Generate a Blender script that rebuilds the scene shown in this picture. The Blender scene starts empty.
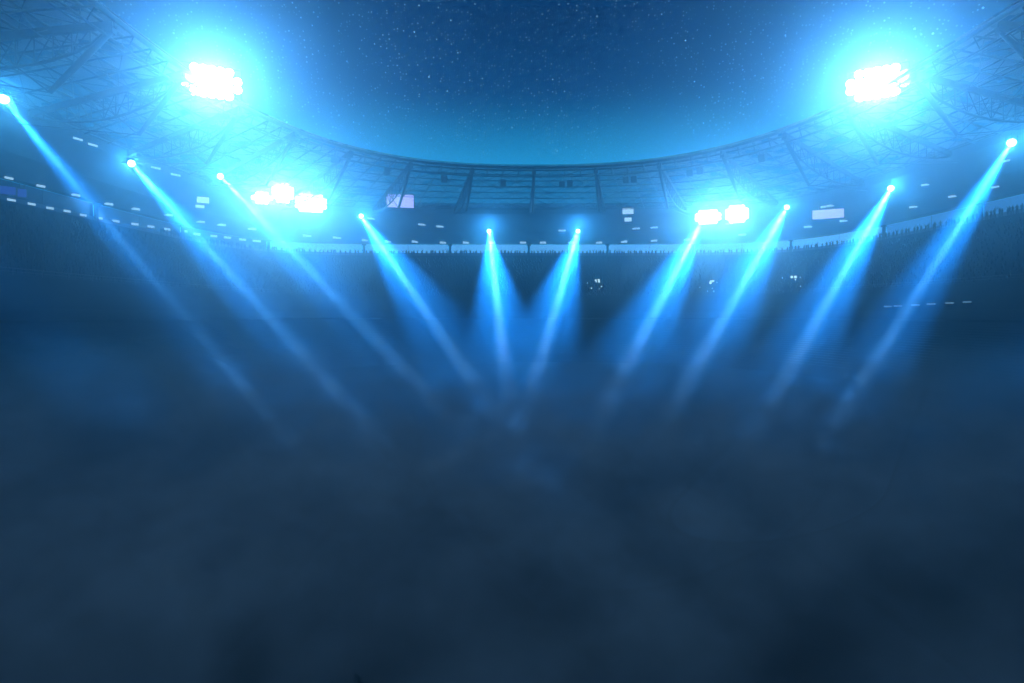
import bpy, bmesh, math, random
from mathutils import Vector, Matrix
from mathutils.bvhtree import BVHTree
random.seed(11)
S = bpy.context.scene
COL = S.collection
V = Vector

# ------------------------------------------------------------------ frame
CAMZ = 12.0
F, CX, HY = 600.0, 512.0, 315.0          # focal length in px, centre column, horizon row
WORLD = 0.1
SMOKE_LOW, SMOKE_TOP = 0.11, 1.3

def ray(px, py):
    return V(((px - CX) / F, 1.0, (HY - py) / F))

def at(px, py, Y):
    return V((0, 0, CAMZ)) + ray(px, py) * Y

# ------------------------------------------------------------------ helpers
def link(name, me, parent=None):
    o = bpy.data.objects.new(name, me)
    COL.objects.link(o)
    if parent is not None:
        o.parent = parent
    return o

def tag(o, label=None, cat=None, group=None, kind=None):
    if label: o['label'] = label
    if cat: o['category'] = cat
    if group: o['group'] = group
    if kind: o['kind'] = kind
    return o

def thing(name, label, cat, loc=(0, 0, 0), rot=(0, 0, 0), group=None):
    o = bpy.data.objects.new(name, None)
    o.empty_display_size = 0.5
    COL.objects.link(o)
    o.location = loc
    o.rotation_euler = rot
    return tag(o, label, cat, group)

def copy_tree(o, parent=None):
    c = o.copy(); COL.objects.link(c)
    if parent is not None: c.parent = parent
    for ch in list(o.children):
        copy_tree(ch, c)
    return c

class MB:
    """collects shapes into one bmesh"""
    def __init__(self): self.bm = bmesh.new()
    def box(self, c, size, rot=None, bevel=0.0):
        r = bmesh.ops.create_cube(self.bm, size=1.0)
        vs = r['verts']
        M = Matrix.Translation(V(c)) @ (rot.to_4x4() if rot else Matrix.Identity(4)) @ Matrix.Diagonal((size[0], size[1], size[2], 1))
        bmesh.ops.transform(self.bm, matrix=M, verts=vs)
        if bevel:
            es = list({e for v in vs for e in v.link_edges})
            bmesh.ops.bevel(self.bm, geom=es, offset=bevel, segments=2, profile=0.5, affect='EDGES')
        return self
    def bar(self, a, b, w, h=None, up=V((0, 0, 1))):
        a, b = V(a), V(b); h = h or w
        d = b - a; L = d.length
        if L < 1e-6: return self
        y = d / L
        x = y.cross(up)
        if x.length < 1e-4: x = y.cross(V((1, 0, 0)))
        x.normalize(); z = x.cross(y)
        self.box((a + b) / 2, (w, L, h), Matrix((x, y, z)).transposed())
        return self
    def tube(self, pts, r, n=6, cap=True):
        pts = [V(p) for p in pts]
        rings = []
        for i, p in enumerate(pts):
            d = (pts[min(i + 1, len(pts) - 1)] - pts[max(i - 1, 0)]).normalized()
            x = d.cross(V((0, 0, 1)))
            if x.length < 1e-4: x = d.cross(V((1, 0, 0)))
            x.normalize(); z = x.cross(d)
            rr = r[i] if isinstance(r, (list, tuple)) else r
            rings.append([self.bm.verts.new(p + x * math.cos(t) * rr + z * math.sin(t) * rr)
                          for t in (2 * math.pi * k / n for k in range(n))])
        for A, B in zip(rings, rings[1:]):
            for k in range(n):
                self.bm.faces.new((A[k], A[(k + 1) % n], B[(k + 1) % n], B[k]))
        if cap:
            self.bm.faces.new(rings[0][::-1]); self.bm.faces.new(rings[-1])
        return self
    def quad(self, *p):
        self.bm.faces.new([self.bm.verts.new(V(q)) for q in p]); return self
    def mesh(self, name, mat, smooth=False):
        me = bpy.data.meshes.new(name)
        bmesh.ops.recalc_face_normals(self.bm, faces=self.bm.faces)
        self.bm.to_mesh(me); self.bm.free()
        if mat: me.materials.append(mat)
        if smooth:
            for p in me.polygons: p.use_smooth = True
        return me
    def build(self, name, mat, parent=None, smooth=False):
        return link(name, self.mesh(name, mat, smooth), parent)

# ------------------------------------------------------------------ materials
def nmat(name):
    m = bpy.data.materials.new(name); m.use_nodes = True
    nt = m.node_tree; nt.nodes.clear()
    out = nt.nodes.new('ShaderNodeOutputMaterial')
    return m, nt, out

def surf(name, col, rough=0.6, metal=0.0, var=0.25, scale=0.6, spec=0.4):
    m, nt, out = nmat(name)
    b = nt.nodes.new('ShaderNodeBsdfPrincipled')
    tc = nt.nodes.new('ShaderNodeTexCoord')
    n = nt.nodes.new('ShaderNodeTexNoise'); n.inputs['Scale'].default_value = scale; n.inputs['Detail'].default_value = 6
    r = nt.nodes.new('ShaderNodeMapRange')
    r.inputs['From Min'].default_value = 0.3; r.inputs['From Max'].default_value = 0.7
    r.inputs['To Min'].default_value = 1 - var; r.inputs['To Max'].default_value = 1 + var
    mx = nt.nodes.new('ShaderNodeMix'); mx.data_type = 'RGBA'; mx.blend_type = 'MULTIPLY'; mx.inputs['Factor'].default_value = 1
    mx.inputs['A'].default_value = (*col, 1)
    nt.links.new(tc.outputs['Object'], n.inputs['Vector'])
    nt.links.new(n.outputs['Fac'], r.inputs['Value'])
    nt.links.new(r.outputs['Result'], mx.inputs['B'])
    nt.links.new(mx.outputs['Result'], b.inputs['Base Color'])
    b.inputs['Roughness'].default_value = rough
    b.inputs['Metallic'].default_value = metal
    b.inputs['Specular IOR Level'].default_value = spec
    nt.links.new(b.outputs['BSDF'], out.inputs['Surface'])
    return m

def glow(name, col, strength, sample='NONE'):
    m, nt, out = nmat(name)
    e = nt.nodes.new('ShaderNodeEmission')
    e.inputs['Color'].default_value = (*col, 1); e.inputs['Strength'].default_value = strength
    nt.links.new(e.outputs[0], out.inputs['Surface'])
    m.cycles.emission_sampling = sample
    return m

STEEL = surf('painted_steel', (0.022, 0.028, 0.036), 0.5, 0.0, 0.2, 0.8)
DARK = surf('dark_housing', (0.03, 0.033, 0.04), 0.45, 0.0, 0.2, 2.0)
SOFFIT = surf('soffit_panels', (0.10, 0.12, 0.15), 0.7, 0.0, 0.2, 0.15)
CONC = surf('stand_concrete', (0.025, 0.028, 0.035), 0.9, 0.0, 0.25, 0.4, 0.03)
CONC2 = surf('lower_stand_concrete', (0.022, 0.025, 0.03), 0.9, 0.0, 0.25, 0.4, 0.03)
CLOTH = surf('dark_clothes', (0.007, 0.008, 0.010), 0.95, 0.0, 0.5, 0.7, 0.0)
GLASS_OFF = surf('unlit_glass', (0.03, 0.04, 0.06), 0.15, 0.0, 0.1, 0.4, 0.6)
SPEAK = surf('speaker_cabinet', (0.02, 0.02, 0.024), 0.6)

def roof_mat():
    m, nt, out = nmat('translucent_roof_sheet')
    d = nt.nodes.new('ShaderNodeBsdfDiffuse'); t = nt.nodes.new('ShaderNodeBsdfTranslucent')
    mx = nt.nodes.new('ShaderNodeMixShader'); mx.inputs[0].default_value = 0.5
    tc = nt.nodes.new('ShaderNodeTexCoord'); n = nt.nodes.new('ShaderNodeTexNoise')
    n.inputs['Scale'].default_value = 0.25; n.inputs['Detail'].default_value = 5
    cr = nt.nodes.new('ShaderNodeValToRGB')
    cr.color_ramp.elements[0].position = 0.3; cr.color_ramp.elements[0].color = (0.42, 0.46, 0.54, 1)
    cr.color_ramp.elements[1].position = 0.7; cr.color_ramp.elements[1].color = (0.58, 0.62, 0.70, 1)
    nt.links.new(tc.outputs['Object'], n.inputs['Vector']); nt.links.new(n.outputs['Fac'], cr.inputs['Fac'])
    nt.links.new(cr.outputs[0], d.inputs[0]); nt.links.new(cr.outputs[0], t.inputs[0])
    nt.links.new(d.outputs[0], mx.inputs[1]); nt.links.new(t.outputs[0], mx.inputs[2])
    tr = nt.nodes.new('ShaderNodeBsdfTransparent'); tr.inputs[0].default_value = (.85, .9, .95, 1)
    m2 = nt.nodes.new('ShaderNodeMixShader'); m2.inputs[0].default_value = 0.64
    nt.links.new(mx.outputs[0], m2.inputs[1]); nt.links.new(tr.outputs[0], m2.inputs[2])
    nt.links.new(m2.outputs[0], out.inputs['Surface'])
    return m
ROOF = roof_mat()

def grass_mat():
    m, nt, out = nmat('pitch_turf')
    b = nt.nodes.new('ShaderNodeBsdfPrincipled'); b.inputs['Roughness'].default_value = 0.95
    tc = nt.nodes.new('ShaderNodeTexCoord')
    w = nt.nodes.new('ShaderNodeTexWave'); w.bands_direction = 'Y'; w.inputs['Scale'].default_value = 0.03; w.inputs['Distortion'].default_value = 0.2
    n = nt.nodes.new('ShaderNodeTexNoise'); n.inputs['Scale'].default_value = 3; n.inputs['Detail'].default_value = 8
    a = nt.nodes.new('ShaderNodeMix'); a.data_type = 'RGBA'
    a.inputs['A'].default_value = (0.014, 0.03, 0.011, 1); a.inputs['B'].default_value = (0.02, 0.042, 0.015, 1)
    c = nt.nodes.new('ShaderNodeMix'); c.data_type = 'RGBA'; c.blend_type = 'MULTIPLY'; c.inputs['Factor'].default_value = 0.6
    nt.links.new(tc.outputs['Object'], w.inputs['Vector']); nt.links.new(tc.outputs['Object'], n.inputs['Vector'])
    nt.links.new(w.outputs['Fac'], a.inputs['Factor'])
    nt.links.new(a.outputs['Result'], c.inputs['A']); nt.links.new(n.outputs['Color'], c.inputs['B'])
    nt.links.new(c.outputs['Result'], b.inputs['Base Color'])
    nt.links.new(b.outputs['BSDF'], out.inputs['Surface'])
    return m

LAMP_COL = (0.55, 0.85, 1.0)
LENS = glow('lit_lens', LAMP_COL, 8)
FLOODLENS = glow('lit_flood_lens', LAMP_COL, 20)
BANKLENS = glow('lit_bank_lens', LAMP_COL, 20)
STRIP = glow('lit_strip', (0.42, 0.74, 1.0), 1.05)
STRIPDIM = glow('dim_strip', (0.3, 0.65, 1.0), .4)
SCREEN = glow('lit_lilac_panel', (0.42, 0.45, 1.0), 1.6)
SCREENBLUE = glow('lit_blue_panel', (0.05, 0.12, 0.75), 0.45)
PALE = glow('lit_pale_panel', (0.5, 0.8, 1.0), 1.2)
WINDOWLIT = glow('lit_window', (0.13, 0.48, 1.0), 1.15)
WINDOWMID = glow('half_lit_window', (0.08, 0.38, 1.0), .5)
WINDOWDIM = glow('dim_window', (0.10, 0.4, 1.0), .16)
PHONE = glow('lit_phone', (0.6, 0.9, 1.0), 1.5)

# ------------------------------------------------------------------ stadium plan
A_, B_, YC, N_, AX = 55.0, 70.0, 80.0, 2.45, 5.5
def plan(phi):
    s, c = math.sin(phi), math.cos(phi)
    return V((A_ * math.copysign(abs(s) ** (2 / N_), s), B_ * math.copysign(abs(c) ** (2 / N_), c), 0))
# arc-length table for phi 0..pi
_tab = [(0.0, 0.0)]; _p = plan(0.0); _L = 0.0
for i in range(1, 6001):
    ph = math.pi * i / 6000; q = plan(ph); _L += (q - _p).length; _tab.append((_L, ph)); _p = q
def base(u):
    """u in bays (15.3 m) from the far centre, + to the right; returns inner-edge point and outward direction"""
    L = abs(u) * 15.3
    lo, hi = 0, len(_tab) - 1
    while hi - lo > 1:
        mid = (lo + hi) // 2
        if _tab[mid][0] < L: lo = mid
        else: hi = mid
    t = (L - _tab[lo][0]) / max(1e-9, _tab[hi][0] - _tab[lo][0])
    ph = _tab[lo][1] + t * (_tab[hi][1] - _tab[lo][1])
    p = plan(ph); d = p.normalized()
    if u < 0: p.x *= -1; d.x *= -1
    return p, d
AO, BO, NO, SO = 92.0, 117.0, 6.0, 47.0         # the squarer outer wall of the stands
def P(u, s, H):
    p, d = base(u)
    ro = ((abs(d.x) / AO) ** NO + (abs(d.y) / BO) ** NO) ** (-1 / NO)
    q = p + d * (ro - p.length) * (s / SO)
    return V((q.x + AX, q.y + YC, CAMZ + H))
NB = 10
ROOF_S = 35.0
def roofH(s): return 36.75 + (32.4 - 36.75) * s / ROOF_S
SUB = 4
US = [i / SUB for i in range(-NB * SUB, NB * SUB + 1)]

def strip(mb, profile, us=US, closed=False):
    """sweeps a list of (s,H) along the bays"""
    rows = [[mb.bm.verts.new(P(u, s, h)) for s, h in profile] for u in us]
    m = len(profile)
    for A, B in zip(rows, rows[1:]):
        for k in range(m if closed else m - 1):
            mb.bm.faces.new((A[k], A[(k + 1) % m], B[(k + 1) % m], B[k]))
    if closed:
        mb.bm.faces.new(rows[0][::-1]); mb.bm.faces.new(rows[-1])
    return mb

stadium = thing('stadium', 'large oval football stadium with a lattice steel roof ring and tiered stands', 'stadium', (AX, YC, 0))
stadium.matrix_world = Matrix.Translation((AX, YC, 0))
INV = Matrix.Translation((-AX, -YC, 0))
def part(mb, name, mat, parent=None, smooth=False):
    for v in mb.bm.verts: v.co = INV @ v.co
    return mb.build(name, mat, parent or stadium, smooth)

# roof covering
RB = 0.75
strip_pts = [(0, roofH(0) + RB), (ROOF_S, roofH(ROOF_S) + RB), (ROOF_S, roofH(ROOF_S) + RB + .14), (0, roofH(0) + RB + .14)]
part(strip(MB(), strip_pts, closed=True), 'roof_covering', ROOF)

# rear soffit: from the roof's outer edge down to the concourse band
SOF = [(35.6, 33.6), (36.5, 31.4), (41.5, 26.6), (46, 23.4), (47.5, 23.2), (47.5, 34.2), (35.6, 34.2)]
part(strip(MB(), SOF, closed=True), 'rear_soffit', SOFFIT)
# ring beams
RINGS = [0.0, 2.2, 5.5, 10, 14.5, 19.5, 24.5, 29.5, 34.5]
for k, s in enumerate(RINGS):
    r = 0.36 if k == 0 else (0.22 if k in (1,) else 0.15)
    part(MB().tube([P(u, s, roofH(s) + (0.2 if k else 0.1)) for u in US], r, 6), 'ring_beam', STEEL, smooth=True)
# second chord of the inner edge lattice
part(MB().tube([P(u, 1.4, roofH(0) - 1.9) for u in US], 0.16, 6), 'ring_beam', STEEL, smooth=True)

# main girders with props
for i in range(-NB, NB + 1):
    u = float(i)
    m = MB()
    p, d = base(u); d = V((d.x, d.y, 0))
    top = [P(u, s, roofH(s) - 0.35) for s in (0.2, 34.8)]
    m.bar(top[0], top[1], 0.5, 0.95)
    low = []
    for k in range(13):
        s = 1.2 + 33.2 * k / 12; t = k / 12
        low.append(P(u, s, roofH(s) - 0.9 - 3.4 * (math.sin(math.pi * t ** 0.8)) ** 0.8))
    m.tube(low, 0.2, 6)
    for k in range(1, 12):
        s = 1.2 + 33.2 * k / 12
        a = P(u, s, roofH(s) - .5)
        m.tube([a, low[k]], 0.09, 5)
        nx = low[k + 1] if k < 6 else low[k - 1]
        m.tube([a, nx], 0.07, 5)
    m.box(P(u, 1.0, roofH(0) - 0.9), (1.0, 1.0, 1.3), Matrix.Rotation(math.atan2(d.x, d.y) * -1, 3, 'Z'))
    g = part(m, 'roof_girder', STEEL)
    a, b = P(u, 0.8, roofH(0) - 1.2), P(u, 10, 27.6)
    pr = MB().tube([a, a.lerp(b, .5), b], [0.36, 0.42, 0.3], 8)
    part(pr, 'prop', STEEL, g, True)
    td = MB().tube([b, P(u, 37.5, 30.6)], 0.07, 5)
    td.tube([b, P(u, 20, roofH(20) - .4)], 0.09, 5)
    part(td, 'tie_rod', STEEL, g, True)
# sub-rafters and bracing, one piece of lattice per bay
for i in range(-NB, NB):
    for q in (0.25, 0.5, 0.75):
        u = i + q
        m = MB()
        m.bar(P(u, 0.1, roofH(0) - .05), P(u, 34.5, roofH(34.5) - .05), 0.13, 0.24)
        m.tube([P(u, 0.2, roofH(0)), P(u, 1.4, roofH(0) - 1.9)], 0.09, 5)
        m.tube([P(u, 5.5, roofH(5.5)), P(u, 1.4, roofH(0) - 1.9)], 0.08, 5)
        part(m, 'rafter', STEEL)
    m = MB()
    for k in range(1, len(RINGS) - 1):
        s0, s1 = RINGS[k], RINGS[k + 1]
        for q in range(4):
            u0, u1 = i + q / 4, i + (q + 1) / 4
            if (q + k) % 2: u0, u1 = u1, u0
            m.tube([P(u0, s0, roofH(s0) + .1), P(u1, s1, roofH(s1) + .1)], 0.07, 4)
        # hanging lattice below the ring
    for s0 in (10, 19.5, 29.5):
        zz = 1.5
        pts = [P(i + j / 8, s0, roofH(s0) - (0.1 if j % 2 == 0 else zz)) for j in range(9)]
        for a, b in zip(pts, pts[1:]): m.tube([a, b], 0.055, 4)
        m.tube([P(i + j / 4, s0, roofH(s0) - zz) for j in range(5)], 0.08, 4)
    part(m, 'roof_bracing', STEEL)

# stands
def steps(s0, h0, s1, h1, n):
    pr = []
    for k in range(n):
        a = s0 + (s1 - s0) * k / n; b = s0 + (s1 - s0) * (k + 1) / n
        h = h0 + (h1 - h0) * k / n
        pr += [(a, h), (b, h)]
    return pr
NR = 27
UT0, UTH0, UT1, UTH1 = 20.0, 5.0, 45.5, 19.0
prof = [(UT0 + .4, UTH0)] + steps(UT0 + .4, UTH0, UT1, UTH1, NR) + [(47.2, UTH1 - .4), (47.2, 2), (UT0 + .4, 1.0)]
part(strip(MB(), prof, closed=True), 'upper_tier', CONC)
part(strip(MB(), [(UT0, 0.9), (UT0, UTH0 + 0.2), (UT0 + .38, UTH0 + .2), (UT0 + .38, .9)], closed=True), 'tier_fascia', CONC2)
rl = MB()
rl.tube([P(u, UT0 + .2, UTH0 + 1.15) for u in US], 0.06, 5)
rl.tube([P(u, UT0 + .2, UTH0 + .7) for u in US], 0.04, 5)
for u in US:
    rl.tube([P(u, UT0 + .2, UTH0 + .18), P(u, UT0 + .2, UTH0 + 1.15)], 0.05, 5)
part(rl, 'front_railing', STEEL)
prof = steps(2.0, -9.6, 24.0, -0.8, 22) + [(24.3, -0.8), (24.3, 1.2), (25.5, 1.2), (25.5, -11.9), (2.0, -11.9)]
part(strip(MB(), prof, closed=True), 'lower_tier', CONC2)

# concourse windows behind the top row, one per bay, the wall under them and the columns between
part(strip(MB(), [(45.6, 18.3), (45.6, 19.35), (46.85, 19.35), (46.85, 18.3)], closed=True), 'standing_terrace', CONC)
part(strip(MB(), [(46.9, 18.7), (46.9, 20.35), (47.3, 20.35), (47.3, 18.7)], closed=True), 'parapet_wall', SOFFIT)
for i in range(-NB, NB):
    us = [i + 0.018 + 0.964 * k / 4 for k in range(5)]
    wm = GLASS_OFF if i < -5 else (WINDOWDIM if i < -3 else (WINDOWLIT if i < 4 else WINDOWMID))
    w = part(strip(MB(), [(47.05, 20.38), (47.05, 23.05), (47.2, 23.05), (47.2, 20.38)], us, closed=True), 'window', wm)
    part(MB().bar(P(i + .5, 47.0, 20.38), P(i + .5, 47.0, 23.04), .07, .07), 'mullion', STEEL, w)
for i in range(-NB, NB + 1):
    m = MB()
    p, d = base(i); ang = -math.atan2(d.x, d.y)
    R = Matrix.Rotation(ang, 3, 'Z')
    m.box(P(i, 46.5, 20.9), (.7, .6, 4.6), R, 0.05)
    m.box(P(i, 46.3, 22.9), (1.3, .9, .4), R)
    part(m, 'column', DARK)

# ------------------------------------------------------------------ the surfaces lamps are fixed to
def bvh_of(profile):
    vs, fs = [], []
    for u in US:
        for s, h in profile: vs.append(P(u, s, h))
    m = len(profile)
    for a in range(len(US) - 1):
        for k in range(m - 1):
            fs.append((a * m + k, a * m + k + 1, (a + 1) * m + k + 1, (a + 1) * m + k))
    return BVHTree.FromPolygons(vs, fs)
BV = bvh_of([(0, roofH(0) - .2), (35.6, roofH(35.6) - .2), (36.5, 31.4), (41.5, 26.6), (46, 23.4), (47, 23.2), (47, 19), (UT1, UTH1), (UT0, UTH0), (UT0, 0.9)])
def hit(px, py):
    d = ray(px, py).normalized()
    loc, nrm, i, dist = BV.ray_cast(V((0, 0, CAMZ)), d)
    if loc is None:
        return None, None
    if nrm.dot(d) > 0: nrm = -nrm
    return loc, nrm

def basis(fwd, up=V((0, 0, 1))):
    """local -Y looks along fwd, local Z up"""
    y = -V(fwd).normalized(); x = y.cross(up).normalized(); z = x.cross(y)
    return Matrix((x, y, z)).transposed().to_4x4()

ORD = ['first', 'second', 'third', 'fourth', 'fifth', 'sixth', 'seventh', 'eighth', 'ninth', 'tenth', 'eleventh', 'twelfth',
       'thirteenth', 'fourteenth', 'fifteenth', 'sixteenth', 'seventeenth', 'eighteenth', 'nineteenth', 'twentieth', 'twenty-first', 'twenty-second', 'twenty-third', 'twenty-fourth']

def lamp(kind, name, loc, energy, col, parent=None, **kw):
    L = bpy.data.lights.new(name, kind); L.energy = energy; L.color = col
    for k, v in kw.items(): setattr(L, k, v)
    o = bpy.data.objects.new(name, L); COL.objects.link(o); o.location = loc
    if parent is not None: o.parent = parent
    return o

# ------------------------------------------------------------------ beam spotlights
BLUE = (0.025, 0.31, 1.0)
BEAM_E = 4.5e6
FILL_GAIN = 1.0
hood = MB()
hood.tube([(0, 0.75, 0), (0, 0.7, 0), (0, 0.1, 0), (0, -.45, 0), (0, -.55, 0)], [0.3, .5, .62, .68, .74], 14)
hood_me = hood.mesh('housing', DARK, True)
ln = MB(); ln.tube([(0, -.56, 0), (0, -.60, 0), (0, -.72, 0)], [0.69, .66, .3], 14)
lens_me = ln.mesh('lens', LENS, True)
yk = MB()
yk.bar((-.8, .05, 0), (-.8, .05, .95), .07, .14); yk.bar((.8, .05, 0), (.8, .05, .95), .07, .14)
yk.bar((-.84, .05, .95), (.84, .05, .95), .14, .07); yk.tube([(0, .05, .95), (0, .05, 1.6)], .07, 8)
yoke_me = yk.mesh('yoke', STEEL)

# (pixel, second pixel on the beam's axis, gain, label)
BEAMS = [
    ((3, 98), (296, 450), 1.0, 'beam spotlight at the far left edge just under the roof lattice', 1.3),
    ((131, 163), (388, 450), 1.2, 'beam spotlight under the left roof, beside the paired strip lights', 1.3),
    ((220, 176), (481, 450), 1.2, 'beam spotlight just above the glowing left bank of floodlights', 4.5),
    ((361, 216), (513, 440), 1.0, 'beam spotlight right of the left floodlight banks, beam slanting right', 1.3),
    ((489, 231), (513, 440), .8, 'beam spotlight with an almost vertical beam, left of the centre girder', 1.3),
    ((578, 231), (518, 440), .8, 'beam spotlight right of the centre girder, beam leaning slightly left', 1.3),
    ((702, 222), (589, 440), 1.2, 'beam spotlight in front of the glowing right bank of floodlights', 5.0),
    ((787, 207), (655, 440), 1.2, 'beam spotlight between right floodlight bank and lilac panel', 1.3),
    ((891, 188), (751, 440), 1.4, 'beam spotlight under the right roof, right of the lilac panel', 1.3),
    ((1012, 142), (819, 450), 1.4, 'beam spotlight at the far right edge, the highest on that side', 1.3),
]
def beam(p0, p1, gain, label, off=1.3, name='beam_spotlight', loc=None, tgt=None, broad=False):
    if loc is None:
        loc, n = hit(*p0)
        loc = loc + n * off + V((0, 0, -.2))
        # keep it on the pixel's ray
        d = ray(*p0); loc = V((0, 0, CAMZ)) + d * (loc.y - off)
        Yt = (CAMZ - 2.0) * F / (p1[1] - HY)
        tgt = at(p1[0], p1[1], Yt)
    fwd = (tgt - loc).normalized()
    t = thing(name, label, 'spotlight', loc, (0, 0, 0), 'beam spotlights round the roof')
    t.matrix_world = Matrix.Translation(loc) @ basis(fwd)
    for nm, me in (('housing', hood_me), ('lens', lens_me), ('yoke', yoke_me)):
        link(nm, me, t)
    for e, size, bl, bc in (((0, 1, 1, BLUE), (0.6, 8.0, 1.0, BLUE)) if broad else ((2.3, 0.6, 1.0, (0.34, 0.6, 1.0)), (1.0, 1.6, 1.0, BLUE), (0.75, 5.2, 1.0, BLUE))):
        if not e: continue
        s = lamp('SPOT', 'beam_lamp', (0, -.8, 0), BEAM_E * gain * e, bc, t, spot_size=math.radians(size), spot_blend=bl, shadow_soft_size=.25)
        s.rotation_euler = (math.radians(-90), 0, 0)
    # added point fill lighting the roof and haze, stronger at the far centre
    lamp('POINT', 'fill_lamp', (0, -1.1, 0), (5500 if abs(loc.x) < 50 and loc.y > 120 else 2400) * FILL_GAIN, (0.04, 0.37, 1.0), t, shadow_soft_size=.3)
    q = lamp('SPOT', 'glare_lamp', (0, -1.0, 0), 7e3 * FILL_GAIN, (0.2, 0.62, 1.0), t, shadow_soft_size=.3, spot_size=math.radians(70), spot_blend=1.0)  # extra spot added to give the lens its halo
    q.rotation_euler = (math.radians(-90), 0, 0)
    return t
for b in BEAMS:
    beam(*b)
# two more of the ring whose lamps hang just outside the frame
beam(None, None, .55, 'beam spotlight beyond the left edge, only its broad faint beam in view', loc=P(-7.6, 33, 31), tgt=V((-26, 44, 1.5)), broad=True)
beam(None, None, .55, 'beam spotlight beyond the right edge, only its broad faint beam in view', loc=P(7.6, 33, 31), tgt=V((27, 38, 1.5)), broad=True)

# ------------------------------------------------------------------ big floodlights on the inner roof edge
def lamp_head(r=.42):
    h = MB(); h.tube([(0, .5, 0), (0, .42, 0), (0, 0, 0), (0, -.05, 0)], [.16, .26, r, r + .03], 12)
    l = MB(); l.tube([(0, -.06, 0), (0, -.09, 0)], [r - .02, r * .6], 12)
    return h.mesh('lamp_head', DARK, True), l.mesh('lens', FLOODLENS, True)
head_me, flens_me = lamp_head(.70)
_, blens_me = lamp_head(.60); bhead_me = _
blens_me.materials.clear(); blens_me.materials.append(BANKLENS)

def bank(name, label, loc, fwd, nx, nz, dx, dz, hm, lm, energy, group, cat='floodlight', pts=1, fill=.1, narrow=1e5, nang=12, wang=105):
    t = thing(name, label, cat, loc, (0, 0, 0), group)
    t.matrix_world = Matrix.Translation(loc) @ basis(fwd)
    f = MB(); W, Hh = nx * dx, nz * dz
    for k in range(nz + 1):
        f.bar((-W / 2, .55, -Hh / 2 + k * dz), (W / 2, .55, -Hh / 2 + k * dz), .1, .1)
    for k in range(nx + 1):
        f.bar((-W / 2 + k * dx, .56, -Hh / 2), (-W / 2 + k * dx, .56, Hh / 2), .09, .11)
    f.bar((-W / 3, .6, -Hh / 2), (-W / 3, 1.6, -Hh / 2 - 1.0), .16, .16)
    f.bar((W / 3, .6, -Hh / 2), (W / 3, 1.6, -Hh / 2 - 1.0), .16, .16)
    f.build('frame', STEEL, t)
    for i in range(nx):
        for j in range(nz):
            if i in (0, nx - 1) and j in (0, nz - 1): continue      # clipped corners
            x, z = -W / 2 + (i + .5) * dx, -Hh / 2 + (j + .5) * dz
            h = link('lamp_head', hm, t); h.location = (x, 0, z)
            link('lens', lm, h)
    for k in range(pts):
        x = 0 if pts == 1 else -W / 2 + W * (k + .5) / pts
        q = lamp('SPOT', 'flood_lamp', (x, -1.5, 0), energy / pts, BLUE2, t, shadow_soft_size=1.0, spot_size=math.radians(wang), spot_blend=1.0)
        q.rotation_euler = (math.radians(-90), 0, 0)
        lamp('POINT', 'fill_lamp', (x, -1.2, 0), energy / pts * fill, BLUE2, t, shadow_soft_size=1.0)  # added point fill to brighten the roof round the bank
    q = lamp('SPOT', 'halo_lamp', (0, -1.6, 0), narrow, WHITE2, t, shadow_soft_size=1.0, spot_size=math.radians(nang), spot_blend=1.0)  # extra spot towards the camera, added for the white halo in the haze
    q.rotation_euler = (math.radians(-90), 0, 0)
    return t
BLUE2 = (0.03, 0.35, 1.0)
WHITE2 = (0.46, 0.68, 1.0)
FLOOD_E = 0.5e5
NARROW_F = 1.1e5
for (px, py, lab) in ((212, 82, 'huge floodlight bank glaring white on the left roof edge'), (877, 83, 'huge floodlight bank glaring white on the right roof edge')):
    # find the inner edge along this column of view
    best = min((abs((P(u / 50, 0, 36.75).x / P(u / 50, 0, 36.75).y) - (px - CX) / F), u / 50) for u in (range(-400, -60) if px < 500 else range(60, 400)))
    e = P(best[1], -0.6, 36.75)
    loc = at(px, py, e.y); 
    bank('floodlight_bank', lab, loc, (V((0, 0, CAMZ)) - loc), 7, 4, 1.25, 1.2, head_me, flens_me, FLOOD_E, 'huge roof edge floodlights', fill=.25, narrow=NARROW_F, wang=88)

BANK_E = 2.5e4
NARROW_B = 0.85e5
for (px, py, nx, nz, lab) in (
        (262, 198, 5, 3, 'left floodlight bank of the three under the left roof'),
        (283, 193, 5, 5, 'tallest middle bank of the three floodlight banks under the left roof'),
        (311, 203, 8, 5, 'wide right-hand bank of the three floodlight banks under the left roof'),
        (708, 217, 7, 4, 'lower bank of the two floodlight banks under the right roof'),
        (737, 214, 6, 5, 'upper square bank of the two floodlight banks under the right roof')):
    loc, n = hit(px, py)
    loc = V((0, 0, CAMZ)) + ray(px, py) * (loc.y - 2.2)
    bank('floodlight_bank', lab, loc, (V((0, 0, CAMZ)) - loc), nx, nz, 1.05, 1.0, bhead_me, blens_me, BANK_E, 'floodlight banks under the roof', fill=.35, narrow=NARROW_B, nang=6.5)

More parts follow.
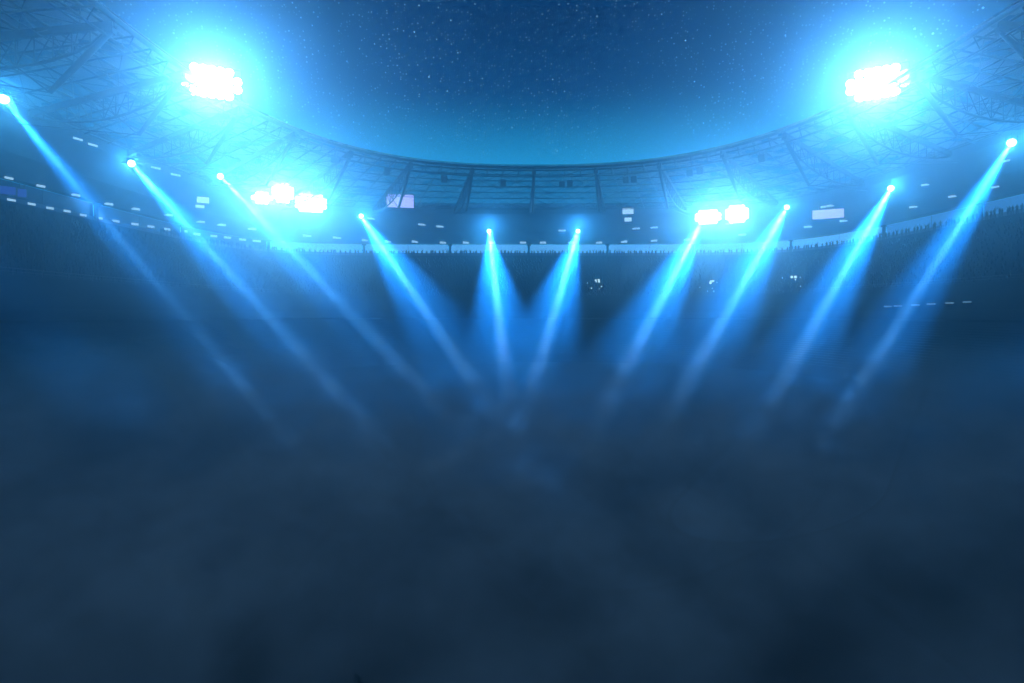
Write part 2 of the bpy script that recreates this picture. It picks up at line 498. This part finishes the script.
# ------------------------------------------------------------------ lit panels under the roof
def panel(px, py, w, h, mat, label, name='display_panel', cat='screen'):
    loc, n = hit(px, py)
    Y = loc.y - 4.5
    loc = at(px, py, Y)
    t = thing(name, label, cat, loc, (0, 0, 0), 'lit panels under the roof')
    t.matrix_world = Matrix.Translation(loc) @ basis(V((-loc.x, -loc.y, 0)))
    W, Hh = w * Y / F, h * Y / F
    m = MB(); m.box((0, .12, 0), (W + .3, .2, Hh + .3), None, .03)
    m.bar((-W * .3, .2, Hh / 2), (-W * .3, 1.2, Hh / 2 + 1.2), .12, .12); m.bar((W * .3, .2, Hh / 2), (W * .3, 1.2, Hh / 2 + 1.2), .12, .12)
    m.build('casing', DARK, t)
    m = MB(); m.box((0, 0, 0), (W, .02, Hh)); m.build('screen_face', mat, t)
panel(400, 201, 27, 13, SCREEN, 'wide lilac lit panel left of the centre, under the lattice roof')
panel(828, 214, 28, 9, SCREEN, 'wide lilac lit panel under the right roof')
panel(628, 211, 11, 6, PALE, 'small pale lit panel, upper of the pair left of the right floodlight bank')
panel(628, 219.5, 7, 4, PALE, 'small pale lit panel, lower of the pair left of the right floodlight bank')
panel(203, 200, 11, 6, PALE, 'small pale lit panel, upper of the pair left of the left floodlight banks')
panel(200, 206.5, 8, 3, PALE, 'small pale lit panel, lower of the pair left of the left floodlight banks')
panel(4, 190, 18, 8, SCREENBLUE, 'dim blue wide panel at the left edge above the row of strip lights')
panel(22, 193, 7, 8, SCREENBLUE, 'dim blue narrow panel beside the wide blue one at the left edge')

# ------------------------------------------------------------------ strip lights
def strip_light(px, py, w, h, label, group, mat):
    loc, n = hit(px, py)
    if loc is None: return
    loc = loc + n * .25
    Y = loc.y
    p, d = None, V((loc.x - AX, loc.y - YC, 0)).normalized()
    t = thing('strip_light', label, 'light', loc, (0, 0, 0), group)
    # runs along the ring, faces inwards and down
    t.matrix_world = Matrix.Translation(loc) @ basis(-d)
    W, Hh = w * Y / F * 1.05, h * Y / F
    m = MB(); m.box((0, .1, 0), (W + .12, .14, Hh + .1), None, .02); m.build('casing', DARK, t)
    m = MB(); m.box((0, 0, 0), (W, .04, Hh)); m.build('diffuser', mat, t)
rows = {
 'lower row of strip lights along the left stand': ([(10,200),(30,204),(48,208),(65,211),(81,215),(97,218),(114,221),(133,224),(149,226.5),(165,229),(182,231),(195,234),(212,236),(226,237.5),(241,239.5),(256,241)], 8, 2.2),
 'upper row of strip lights along the left stand': ([(8,177),(40,185),(75,194),(108,203),(135,208),(168,214),(200,221),(221,224),(252,228),(307,235),(337,237)], 8, 2.2),
 'strip lights high up under the left roof': ([(77,138),(92,144),(155,167),(175,174)], 9, 2.0),
 'lower row of lights along the far stand': ([(365,239.5),(388,241),(415,241),(443,242),(466,242),(492,242),(523,242),(543,242),(571,242),(599,242),(624,241),(654,240),(687,239)], 6, 2.2),
 'upper row of lights above the far stand': ([(371,218),(422,224),(440,226),(562,230),(636,228),(654,227),(742,234),(729,223)], 7, 1.8),
 'strip lights along the right stand roof': ([(808,226),(825,206),(831,205),(844,220),(914,206),(926,184),(953,195.5),(996,186),(1007,160)], 7, 2.0),
 'dim dashes of light on the right tier front': ([(889.5,306.5),(899.5,306),(917,305),(932.5,304),(951,303),(968.5,302)], 8, 1.3),
}
for g, (pts, w, h) in rows.items():
    pts = sorted(pts)
    for k, (px, py) in enumerate(pts):
        strip_light(px, py, w, h, f'{ORD[k]} from left in the {g}', g, STRIPDIM if g.startswith('dim') else STRIP)

# ------------------------------------------------------------------ loudspeakers hung in the roof lattice
sp_me = MB().box((0, 0, 0), (1.5, 1.1, 1.7), None, .12).mesh('cabinet', SPEAK)
gr_me = MB().box((0, -.57, 0), (1.3, .04, 1.5), None, .01).mesh('grille', DARK)
hk = MB(); hk.tube([(-.4, 0, .85), (-.4, 0, 2.6)], .05, 6); hk.tube([(.4, 0, .85), (.4, 0, 2.6)], .05, 6)
hk_me = hk.mesh('hanger', STEEL)
spk = [(335,159),(387,171),(444,179),(503,183),(562,184),(570,183.5),(626,179.5),(634,179),(690,172.5),(700,170.5),(762,158)]
for k, (px, py) in enumerate(spk):
    loc, n = hit(px, py)
    loc = V((0, 0, CAMZ)) + ray(px, py) * (loc.y - 0)
    loc.z -= 0; Y = loc.y
    # slide towards the camera until it hangs 2 m below the roof sheet
    loc = at(px, py, Y * .985)
    t = thing('loudspeaker', f'{ORD[k]} dark loudspeaker from the left hung in the roof lattice', 'loudspeaker', loc, (0, 0, 0), 'loudspeakers in the roof lattice')
    t.matrix_world = Matrix.Translation(loc) @ basis(V((AX - loc.x, YC - loc.y, -40)))
    for nm, me in (('cabinet', sp_me), ('grille', gr_me), ('hanger', hk_me)): link(nm, me, t)

# ------------------------------------------------------------------ spectators
def figure(arms, lean):
    me = bpy.data.meshes.new('person_base')
    v = [(0, 0, .95), (0, 0, 1.2), (lean, 0, 1.45), (lean, 0, 1.58), (lean * 1.2, -.02, 1.70), (lean * 1.2, 0, 1.80)]
    r = [(.17, .12), (.17, .11), (.19, .11), (.06, .06), (.10, .11), (.07, .08)]
    e = [(0, 1), (1, 2), (2, 3), (3, 4), (4, 5)]
    for sx in (-1, 1):
        b = len(v)
        v += [(sx * .1, 0, .88), (sx * .12, 0, .48), (sx * .12, .02, .06), (sx * .12, -.16, .04)]
        r += [(.1, .1), (.065, .065), (.05, .05), (.04, .03)]
        e += [(0, b), (b, b + 1), (b + 1, b + 2), (b + 2, b + 3)]
        b = len(v)
        a = arms[0 if sx < 0 else 1]
        if a == 'up': q = [(sx * .22, 0, 1.45), (sx * .30, -.05, 1.72), (sx * .24, -.08, 2.0), (sx * .23, -.08, 2.1)]
        elif a == 'out': q = [(sx * .22, 0, 1.43), (sx * .42, -.05, 1.58), (sx * .55, -.08, 1.80), (sx * .58, -.08, 1.9)]
        else: q = [(sx * .22, 0, 1.42), (sx * .27, 0, 1.15), (sx * .25, -.1, .92), (sx * .24, -.12, .84)]
        v += q; r += [(.06, .06), (.045, .045), (.036, .036), (.04, .03)]
        e += [(2, b), (b, b + 1), (b + 1, b + 2), (b + 2, b + 3)]
    me.from_pydata(v, e, []); me.update()
    o = bpy.data.objects.new('tmp', me); COL.objects.link(o)
    md = o.modifiers.new('sk', 'SKIN'); md.use_smooth_shade = True
    for i, rr in enumerate(r): me.skin_vertices[0].data[i].radius = rr
    me.skin_vertices[0].data[0].use_root = True
    sb = o.modifiers.new('ss', 'SUBSURF'); sb.levels = 1; sb.render_levels = 1
    dg = bpy.context.evaluated_depsgraph_get()
    out = bpy.data.meshes.new_from_object(o.evaluated_get(dg), depsgraph=dg)
    out.name = 'person'
    out.materials.clear(); out.materials.append(CLOTH)
    bpy.data.objects.remove(o)
    return out
FIG = [figure(a, l) for a, l in ((('down', 'down'), 0), (('up', 'down'), .03), (('up', 'up'), 0), (('out', 'out'), -.02), (('down', 'up'), -.03), (('down', 'down'), .04))]
u = -4.3; n = 0
rnd = random.Random(4)
while u < 6.9 and n < 296:
    u += rnd.uniform(.018, .058)
    o = link('person', FIG[rnd.choices(range(6), (5, 2, 1.2, .7, 2, 4))[0]])
    p, d = base(u)
    loc = P(u, rnd.uniform(45.85, 46.55), 19.35)
    o.location = loc
    sc = rnd.uniform(.95, 1.15)
    o.scale = (sc, sc, sc)
    o.rotation_euler = (0, 0, -math.atan2(d.x, d.y) + rnd.uniform(-.4, .4))
    tag(o, 'spectator in dark silhouette standing along the top row before the pale windows', 'person', 'spectators along the top row')
    n += 1

# the seated crowd on the slope reads as one mass
cm = bmesh.new()
def sitter(p, d, sc):
    x = V((d.y, -d.x, 0)); z = V((0, 0, 1))
    prof = [(.17, .12, .0), (.22, .14, .35), (.20, .12, .52), (.06, .06, .60), (.10, .11, .70), (.09, .1, .80), (.03, .03, .86)]
    prev = None
    for a, b, h in prof:
        ring = [cm.verts.new(p + (x * a * math.cos(t) + d * b * math.sin(t) + z * h) * sc) for t in (0, 1.05, 2.09, 3.14, 4.19, 5.24)]
        if prev:
            for k in range(6): cm.faces.new((prev[k], prev[(k + 1) % 6], ring[(k + 1) % 6], ring[k]))
        prev = ring
    cm.faces.new(prev)
for r in range(1, NR - 1):
    s = UT0 + .4 + (UT1 - UT0 - .4) * (r + .55) / NR
    h = UTH0 + (UTH1 - UTH0) * r / NR + .02
    u = -8.0
    while u < 8.0:
        u += rnd.uniform(.035, .12)
        if abs((u * 2) % 1 - .5) < .055: continue
        p, d = base(u)
        sitter(P(u, s, h), V((d.x, d.y, 0)), rnd.uniform(.9, 1.1))
me = bpy.data.meshes.new('crowd'); cm.to_mesh(me); cm.free(); me.materials.append(CLOTH)
for p_ in me.polygons: p_.use_smooth = True
cr = link('crowd', me)
tag(cr, 'dark crowd of seated spectators filling the sloping upper tier', 'crowd', kind='stuff')

# camera flashes and phone screens held up in the crowd
ph_me = MB().box((0, 0, 0), (.24, .04, .34), None, .015).mesh('phone_light', PHONE)
rnd2 = random.Random(9)
for cx, cy, cnt, nm in ((598, 287, 8, 'left'), (709, 288, 8, 'middle'), (792, 283, 7, 'right')):
    for k in range(cnt):
        px = cx + rnd2.gauss(0, 7 if k > 2 else 2.5); py = cy + (rnd2.uniform(-1, 9) if k > 2 else rnd2.uniform(-2.5, 0))
        loc, n_ = hit(px, py)
        if loc is None: continue
        o = link('phone_light', ph_me); o.location = loc + V((0, -.3, 1.3))
        b = 1.8 if k < 3 else rnd2.uniform(.6, 1.1)
        o.scale = (b * 1.4, 1, b)
        o.rotation_euler = (0, 0, rnd2.uniform(-.5, .5))
        tag(o, f'tiny phone light twinkling in the {nm} cluster of the three among the dark crowd', 'phone light', f'phone lights, {nm} cluster')

# ------------------------------------------------------------------ ground
g = MB().quad((-230, -60, 0), (230, -60, 0), (230, 260, 0), (-230, 260, 0)).build('ground', grass_mat())
g['kind'] = 'structure'

# ------------------------------------------------------------------ haze and smoke
def vol_box(name, lo, hi, mat, kind='stuff'):
    lo, hi = V(lo), V(hi)
    o = MB().box((lo + hi) / 2, hi - lo).build(name, mat)
    o['kind'] = kind; return o
m, nt, out = nmat('haze_air')
pv = nt.nodes.new('ShaderNodeVolumePrincipled')
pv.inputs['Color'].default_value = (0.36, 0.80, 1, 1)
pv.inputs['Density'].default_value = 0.004
pv.inputs['Anisotropy'].default_value = 0.87
nt.links.new(pv.outputs[0], out.inputs['Volume'])
m.cycles.volume_sampling = 'MULTIPLE_IMPORTANCE'
m.cycles.homogeneous_volume = True
vol_box('haze', (-240, -70, -1), (240, 270, 64), m)

m, nt, out = nmat('stage_smoke')
pv = nt.nodes.new('ShaderNodeVolumePrincipled')
pv.inputs['Color'].default_value = (0.33, 0.45, 0.51, 1)
pv.inputs['Anisotropy'].default_value = 0.2
def N(t, **kw):
    n = nt.nodes.new('ShaderNode' + t)
    for k, v in kw.items(): setattr(n, k, v)
    return n
def MR(src, a, b, c_, d, interp='LINEAR'):
    r = N('MapRange', interpolation_type=interp)
    for k, v in (('From Min', a), ('From Max', b), ('To Min', c_), ('To Max', d)): r.inputs[k].default_value = v
    nt.links.new(src, r.inputs['Value']); return r.outputs['Result']
def MA(op, x, y):
    n = N('Math', operation=op)
    for k, v in ((0, x), (1, y)):
        if isinstance(v, (int, float)): n.inputs[k].default_value = v
        else: nt.links.new(v, n.inputs[k])
    return n.outputs[0]
tc = N('TexCoord'); sx = N('SeparateXYZ'); nt.links.new(tc.outputs['Object'], sx.inputs[0]); Z = sx.outputs['Z']
def noise(sc, det, off):
    mp = N('Mapping'); mp.inputs['Location'].default_value = off; mp.inputs['Scale'].default_value = (1, 1, 1.5)
    n = N('TexNoise'); n.inputs['Scale'].default_value = sc; n.inputs['Detail'].default_value = det; n.inputs['Roughness'].default_value = .55
    nt.links.new(tc.outputs['Object'], mp.inputs['Vector']); nt.links.new(mp.outputs[0], n.inputs['Vector'])
    return n.outputs['Fac']
floorfog = MA('MULTIPLY', MA('POWER', MR(Z, 0.0, 10.5, 1.0, 0.0), 2.2), SMOKE_LOW)
near = MR(sx.outputs['Y'], 4.0, 32.0, 1.0, 0.02)
clump = MR(noise(.46, 4, (17, 6, 3)), .42, .62, 0.15, 1.0, 'SMOOTHSTEP')
wisp = MR(noise(.95, 3, (5, 12, 9)), .38, .64, 0.05, 1.6)
top = MA('MULTIPLY', MR(Z, 5.5, 11.2, 1.0, 0.0), near)
dens = MA('ADD', floorfog, MA('MULTIPLY', MA('MULTIPLY', clump, wisp), MA('MULTIPLY', top, SMOKE_TOP)))
nt.links.new(dens, pv.inputs['Density'])
nt.links.new(pv.outputs[0], out.inputs['Volume'])
m.cycles.volume_step_rate = 0.13
vol_box('smoke', (-62, -12, 0.05), (68, 84, 11.4), m)

# ------------------------------------------------------------------ night sky
W = bpy.data.worlds.new('World'); S.world = W; W.use_nodes = True
nt = W.node_tree; nt.nodes.clear()
out = nt.nodes.new('ShaderNodeOutputWorld'); bg = nt.nodes.new('ShaderNodeBackground')
sky = nt.nodes.new('ShaderNodeTexSky'); sky.sky_type = 'NISHITA'; sky.sun_disc = False
sky.sun_elevation = math.radians(-3.0); sky.sun_rotation = math.radians(0); sky.ozone_density = 4
tint = nt.nodes.new('ShaderNodeMix'); tint.data_type = 'RGBA'; tint.blend_type = 'MULTIPLY'; tint.inputs['Factor'].default_value = 1
tint.inputs['B'].default_value = (0.3, 6.6, 7.4, 1)
tc = nt.nodes.new('ShaderNodeTexCoord')
def stars(scale, rad, thr, gain):
    v = nt.nodes.new('ShaderNodeTexVoronoi'); v.inputs['Scale'].default_value = scale
    a = nt.nodes.new('ShaderNodeMapRange'); a.inputs['From Min'].default_value = 0; a.inputs['From Max'].default_value = rad; a.inputs['To Min'].default_value = 1; a.inputs['To Max'].default_value = 0
    s = nt.nodes.new('ShaderNodeSeparateColor')
    b = nt.nodes.new('ShaderNodeMapRange'); b.inputs['From Min'].default_value = thr; b.inputs['From Max'].default_value = 1; b.inputs['To Min'].default_value = 0; b.inputs['To Max'].default_value = gain
    m = nt.nodes.new('ShaderNodeMath'); m.operation = 'MULTIPLY'
    nt.links.new(tc.outputs['Generated'], v.inputs['Vector'])
    nt.links.new(v.outputs['Distance'], a.inputs['Value']); nt.links.new(v.outputs['Color'], s.inputs[0])
    nt.links.new(s.outputs[0], b.inputs['Value'])
    nt.links.new(a.outputs[0], m.inputs[0]); nt.links.new(b.outputs[0], m.inputs[1])
    return m
s1 = stars(230, .36, .5, 8.0); s2 = stars(110, .19, .8, 17.0)
ad = nt.nodes.new('ShaderNodeMath'); ad.operation = 'ADD'
nt.links.new(s1.outputs[0], ad.inputs[0]); nt.links.new(s2.outputs[0], ad.inputs[1])
cn = nt.nodes.new('ShaderNodeTexNoise'); cn.inputs['Scale'].default_value = 6; cn.inputs['Detail'].default_value = 3
cm_ = nt.nodes.new('ShaderNodeMapRange'); cm_.inputs['From Min'].default_value = .4; cm_.inputs['From Max'].default_value = .65; cm_.inputs['To Min'].default_value = .5; cm_.inputs['To Max'].default_value = 1.2
nt.links.new(tc.outputs['Generated'], cn.inputs['Vector']); nt.links.new(cn.outputs['Fac'], cm_.inputs['Value'])
sm = nt.nodes.new('ShaderNodeMath'); sm.operation = 'MULTIPLY'
nt.links.new(ad.outputs[0], sm.inputs[0]); nt.links.new(cm_.outputs[0], sm.inputs[1])
sc_ = nt.nodes.new('ShaderNodeMix'); sc_.data_type = 'RGBA'; sc_.inputs['A'].default_value = (0, 0, 0, 1); sc_.inputs['B'].default_value = (.35, .75, 1, 1)
sc_.clamp_factor = False
nt.links.new(sm.outputs[0], sc_.inputs['Factor'])
ax = nt.nodes.new('ShaderNodeMix'); ax.data_type = 'RGBA'; ax.blend_type = 'ADD'; ax.inputs['Factor'].default_value = 1
nt.links.new(sky.outputs[0], tint.inputs['A'])
nt.links.new(tint.outputs['Result'], ax.inputs['A']); nt.links.new(sc_.outputs['Result'], ax.inputs['B'])
sz = N('SeparateXYZ'); nt.links.new(tc.outputs['Generated'], sz.inputs[0])
gl = MR(sz.outputs['Z'], 0.16, 0.36, 1.0, 0.0, 'SMOOTHSTEP')          # night glow low over the horizon
gm = N('Mix', data_type='RGBA'); gm.inputs['A'].default_value = (0, 0, 0, 1); gm.inputs['B'].default_value = (.25, 6.2, 11.0, 1)
nt.links.new(gl, gm.inputs['Factor'])
ag = N('Mix', data_type='RGBA', blend_type='ADD'); ag.inputs['Factor'].default_value = 1
nt.links.new(ax.outputs['Result'], ag.inputs['A']); nt.links.new(gm.outputs['Result'], ag.inputs['B'])
nt.links.new(ag.outputs['Result'], bg.inputs['Color']); bg.inputs['Strength'].default_value = WORLD
nt.links.new(bg.outputs[0], out.inputs['Surface'])

# ------------------------------------------------------------------ camera and render settings
cd = bpy.data.cameras.new('camera'); cam = bpy.data.objects.new('camera', cd); COL.objects.link(cam)
cam.location = (0, 0, CAMZ); cam.rotation_euler = (math.radians(90), 0, 0)
cd.sensor_width = 36; cd.lens = F / 1024 * 36
cd.shift_y = -(341.5 - HY) / 1024
cd.clip_start = .1; cd.clip_end = 2000
S.camera = cam
S.view_settings.view_transform = 'Standard'; S.view_settings.look = 'None'
S.view_settings.exposure = 0; S.view_settings.gamma = 1; S.view_settings.use_curve_mapping = False
c = S.cycles
c.use_denoising = True
try: c.denoiser = 'OPENIMAGEDENOISE'
except Exception: pass
c.max_bounces = 6; c.volume_bounces = 0; c.diffuse_bounces = 2; c.glossy_bounces = 2; c.transmission_bounces = 2
c.sample_clamp_indirect = 4
c.use_light_tree = True
c.use_adaptive_sampling = True; c.adaptive_threshold = 0.03; c.adaptive_min_samples = 40
c.volume_max_steps = 256
